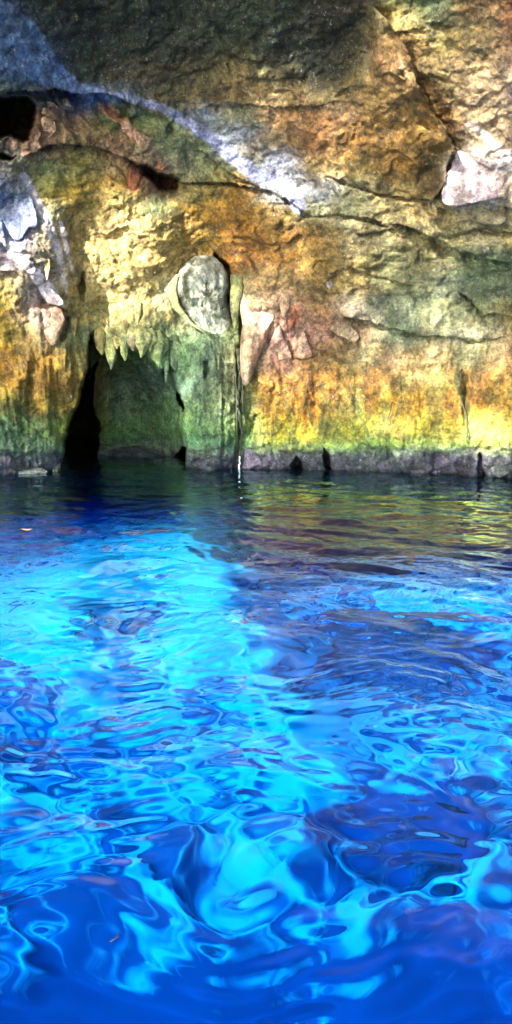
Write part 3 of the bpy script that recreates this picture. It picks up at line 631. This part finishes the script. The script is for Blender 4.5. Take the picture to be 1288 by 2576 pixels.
slab('flowstone_ribbon', [(14,628),(30,620),(56,650),(90,674),(82,692),(54,674),(28,650)], 9, M_white, 'slim white calcite tongue just beneath the blue grey slab', 'flowstone', off=0, seed=16, facets=3)
slab('flowstone_ribbon', [(75,688),(92,672),(117,702),(136,732),(163,760),(150,768),(120,763),(102,738),(86,710)], 16, M_white, 'bright white calcite tongue lying diagonally above the pink knob', 'flowstone', off=0, seed=17, facets=3)
slab('pink_boulder', [(107,782),(132,769),(155,777),(163,802),(155,832),(137,874),(120,860),(100,842),(101,812)], 22, M_pink, 'rounded pink and white knob of rock below the bright calcite tongue', 'boulder', off=0, seed=18, facets=2)
slab('calcite_wing', [(406,706),(428,698),(448,688),(442,730),(446,768),(428,748)], 12, M_green, 'pale green triangular wing of stone left of the rounded boulder', 'rock fin', off=-.03, seed=19, facets=3)

# rubble under the vault on the left
RUB = [(118,272,62,44,M_pink,'pinkish broken block under the pale band beside the black hole'),(158,262,44,34,M_pinkg,'grey pink block wedged under the pale band, right of the black hole'),
 (118,322,64,56,M_pink,'largest pinkish block, sitting right of the black hole'),(60,380,44,28,M_pink,'pale pink chunk on the ledge below the black hole'),
 (96,392,50,26,M_pinkg,'flat brownish chunk on the ledge above the blue grey slab'),(276,290,38,32,M_rust,'small reddish block at the upper end of the pink rubble streak'),
 (306,318,46,28,M_pink,'jagged pink block in the middle of the rubble streak'),(345,350,50,30,M_pink,'long pink block in the lower part of the rubble streak'),
 (372,384,36,24,M_pinkg,'small dull block at the lower end of the rubble streak'),(396,412,50,34,M_rust,'rusty red rock lodged in the dark cleft'),
 (425,462,44,30,M_rust,'dark rust coloured rock at the bottom of the cleft'),(333,452,38,74,M_rust,'upright orange rust stained rock left of the cleft')]
for i, (a, b, w_, h_, mt, lb) in enumerate(RUB):
    ag = np.linspace(0, 2*math.pi, 8)[:-1]+rng.uniform(-.3, .3, 7); rr_ = rng.uniform(.75, 1.15, 7); tl = rng.uniform(-.4, .4)
    slab('broken_rock', [(a+w_/2*math.cos(t)*q, b+h_/2*math.sin(t)*q+tl*w_/4*math.cos(t)) for t, q in zip(ag, rr_)], .36*h_, mt, lb, off=.02, seed=100+i, facets=7, rough=.4, group='broken rocks under the vault')

# stalactites along the arch of the grotto
STA = [(232,868,925,15,'curved mossy dripstone hanging at the far left end of the arch',M_gdark),(254,835,893,18,'short ochre stalactite beside the tall black slit',M_gold),
 (279,838,930,18,'long ochre stalactite, sharpest and lowest on the left half of the arch',M_green),(297,845,878,12,'stubby stalactite between two longer ones on the left of the arch',M_gold),
 (313,838,908,13,'narrow pointed stalactite just left of the arch middle',M_green),(334,840,884,22,'broad blunt stalactite at the arch middle',M_pinkg),
 (357,838,900,25,'stout green stalactite just right of the arch middle',M_green),(380,845,884,17,'short green stalactite on the right half of the arch',M_green),
 (398,850,925,24,'wide mossy stalactite on the right shoulder of the arch',M_green),(417,860,962,9,'longest grey green stalactite, hanging deepest on the right of the arch',M_gdark),
 (440,880,932,15,'small grey stalactite at the right end of the arch',M_gdark)]
for i, (a, b0, b1, r0, lb, mt) in enumerate(STA):
    # they hang from the front edge of the arch
    t = (b1-b0); dripstone('stalactite', [(a-3, b0-24), (a, b0+4), (a+1, b0+t*.4), (a+rng.uniform(-3, 3), b0+t*.7), (a+rng.uniform(-4, 4), b1)], [r0*.3, r0*1.1, r0*rng.uniform(.8, 1.15), r0*rng.uniform(.4, .75), 1.2], mt, lb, off=.05, depth=.8, seed=200+i, group='stalactites along the grotto arch', flute=.6)
slab('embedded_stone', [(815,792),(836,780),(862,800),(905,846),(893,862),(850,842),(822,820)], 14, M_pinkg, 'purplish sloping lump of stone right of the pink spikes', 'stone', off=0, seed=61, facets=5, rough=.3)
ST2 = [(118,650,705,8,'thin dripstone under the left calcite ribbon',M_gold),(185,800,858,9,'slim dripstone left of the tall black slit, above its top',M_gold),(346,760,820,10,'grey green dripstone on the bright face above the arch',M_green),
       (500,880,935,10,'dripstone rib on the shaded pier right of the grotto',M_gdark),(545,890,960,9,'second thinner dripstone rib on the shaded pier',M_gdark)]
for i, (a, b0, b1, r0, lb, mt) in enumerate(ST2):
    dripstone('stalactite', [(a, b0), (a+1, b0*.6+b1*.4), (a, b1)], [r0, r0*.9, 1], mt, lb, off=0, depth=.7, seed=230+i, flute=.35)

# rocks in and at the waterline
WR = [(633,1158,52,66,M_purp,'squarish purple black rock in the water at the foot of the roots'),(790,1176,70,34,M_purp,'low purplish rock in the water between two dark clefts'),
 (1085,1190,150,26,M_purp,'long low violet crusted rock at the water edge on the right'),(1206,1182,30,46,M_wet,'narrow upright grey rock at the water edge right of the violet one'),
 (1262,1176,56,50,M_wet,'pale grey rock at the right hand end of the water edge'),(690,1182,44,20,M_wet,'small grey rock just right of the squarish purple one'),
 (900,1190,80,16,M_wet,'flat grey shelf rock at the middle of the water edge'),(60,1186,110,30,M_wet,'wide dark grey rock at the left hand end of the water edge'),
 (520,1178,60,26,M_wet,'grey rock at the foot of the shaded pier right of the grotto'),(142,1178,28,44,M_gdark,'greenish grey rock at the left foot of the black grotto mouth')]
for i, (a, b, w_, h_, mt, lb) in enumerate(WR):
    prock('shore_rock', a, b, w_, h_, mt, lb, off=.06, d=22, seed=300+i, cuts=9, rough=.15, group='rocks along the water edge')
y = yat(350, 1120); rock('shore_rock', at(355, 1152, y-.25), (.62, .35, .20), M_purp, 'long dark rock lying across the water inside the grotto', seed=320, cuts=8, group='rocks along the water edge')

# roots and the trickle
RT = [([(598,880),(604,950),(598,1020),(608,1090),(601,1170)],.030,'thickest dark root hanging straight down the pier edge to the water'),
      ([(590,900),(594,980),(596,1060),(598,1150)],.012,'thin root just left of the thickest one'),([(612,905),(609,990),(611,1080),(608,1185)],.012,'thin root just right of the thickest one'),
      ([(1160,930),(1155,990),(1172,1040),(1176,1110)],.014,'green slimy root on the ochre wall near the right edge'),([(778,940),(768,1000),(786,1080)],.010,'short root looping down the orange rock at centre right'),
      ([(988,1010),(975,1060),(968,1140)],.009,'fine root trailing to the water edge on the right')]
for i, (p, r_, lb) in enumerate(RT):
    strand('hanging_root', p, r_, mroot, lb, 'root', 'roots hanging down the rock', seed=i)
strand('water_trickle', [(603,1148),(602,1170),(603,1196)], (.010, .014), mtr, 'thin white trickle of water falling beside the squarish purple rock', 'trickle', off=-.12)

# boulders under the surface
def under(a, b, dep, size, mat, label, seed, name='submerged_boulder'):
    c_ = ground(np.array(float(a)), np.array(float(b)))[:2]; R_ = np.hypot(*c_); sn = R_/math.hypot(R_, CAM[2])/1.333; xy = c_*(1+dep*sn/math.sqrt(1-sn*sn)/R_)
    k_ = np.argmin(((PB[:, :2]-xy)**2).sum(1)); dep = -PB[k_, 2]+.02
    return rock(name, (xy[0], xy[1], -dep), size, mat, label, 'boulder', seed=seed, cuts=6, rough=.15, group='boulders under the water', sub=4)
under(1060,2130,3.4,(.20,.17,.12),M_sub,'dark blue boulder under the water near the right edge',401)

under(960,1640,3.4,(1.1,.8,.6),M_sub,'large dark boulder under the water right of the middle',403)

under(120,1330,4.4,(1.5,.9,.7),M_sub,'broad dark boulder under the far water in front of the grotto',405)

# things afloat
def surf(a, b): p = ground(np.array(a, float), np.array(b, float)); return np.array([p[0], p[1], float(waves(np.array([p[0]]), np.array([p[1]]))[0])])
p = surf(288, 2370); mt_, nt, bs = newmat('twig_bark'); bs.inputs['Base Color'].default_value = (.02, .015, .01, 1)
strand('floating_twig', [p+np.array([.006,.02,.004]), p+np.array([.008,.006,.006]), p+np.array([0,-.004,.005]), p+np.array([-.010,-.010,.003])], (.0018,.0012), mt_, 'tiny dark bent twig floating on the water near the bottom left', 'twig', world=True)
p = surf(68, 1340); ml2, nt, bs = newmat('dead_leaf'); bs.inputs['Base Color'].default_value = (.5, .22, .04, 1)
V = []; Fc = []
for i in range(9):
    t = i/8; w_ = .022*math.sin(math.pi*t)**.8+.001
    for s_ in (-1, 0, 1): V.append(p+np.array([(t-.5)*.09, s_*w_, .008+.006*abs(s_)+.01*(t-.5)**2*4]))
for i in range(8):
    for j in range(2): Fc.append([i*3+j, i*3+j+1, i*3+j+4, i*3+j+3])
tag(to_obj('floating_leaf', V, Fc, ml2, p), 'tiny orange dead leaf floating on the dark water at the left', 'leaf')
#ENDOBJECTS#

# ------------------------------------------------------------------ camera and render
cam = bpy.data.cameras.new('camera'); co = bpy.data.objects.new('camera', cam); COL.objects.link(co); S.camera = co
co.location = CAM; co.rotation_euler = (math.radians(90)-PITCH, 0, 0); cam.sensor_fit = 'VERTICAL'; cam.sensor_height = 24; cam.lens = 12/math.tan(math.radians(30))
cam.clip_end = 400; cam.clip_start = .05
S.view_settings.view_transform = 'Standard'; S.view_settings.look = 'None'; S.view_settings.gamma = 1; S.view_settings.exposure = 3.25
S.cycles.use_denoising = True; S.cycles.max_bounces = 8; S.cycles.blur_glossy = 0.4; S.cycles.caustics_refractive = True; S.cycles.caustics_reflective = True
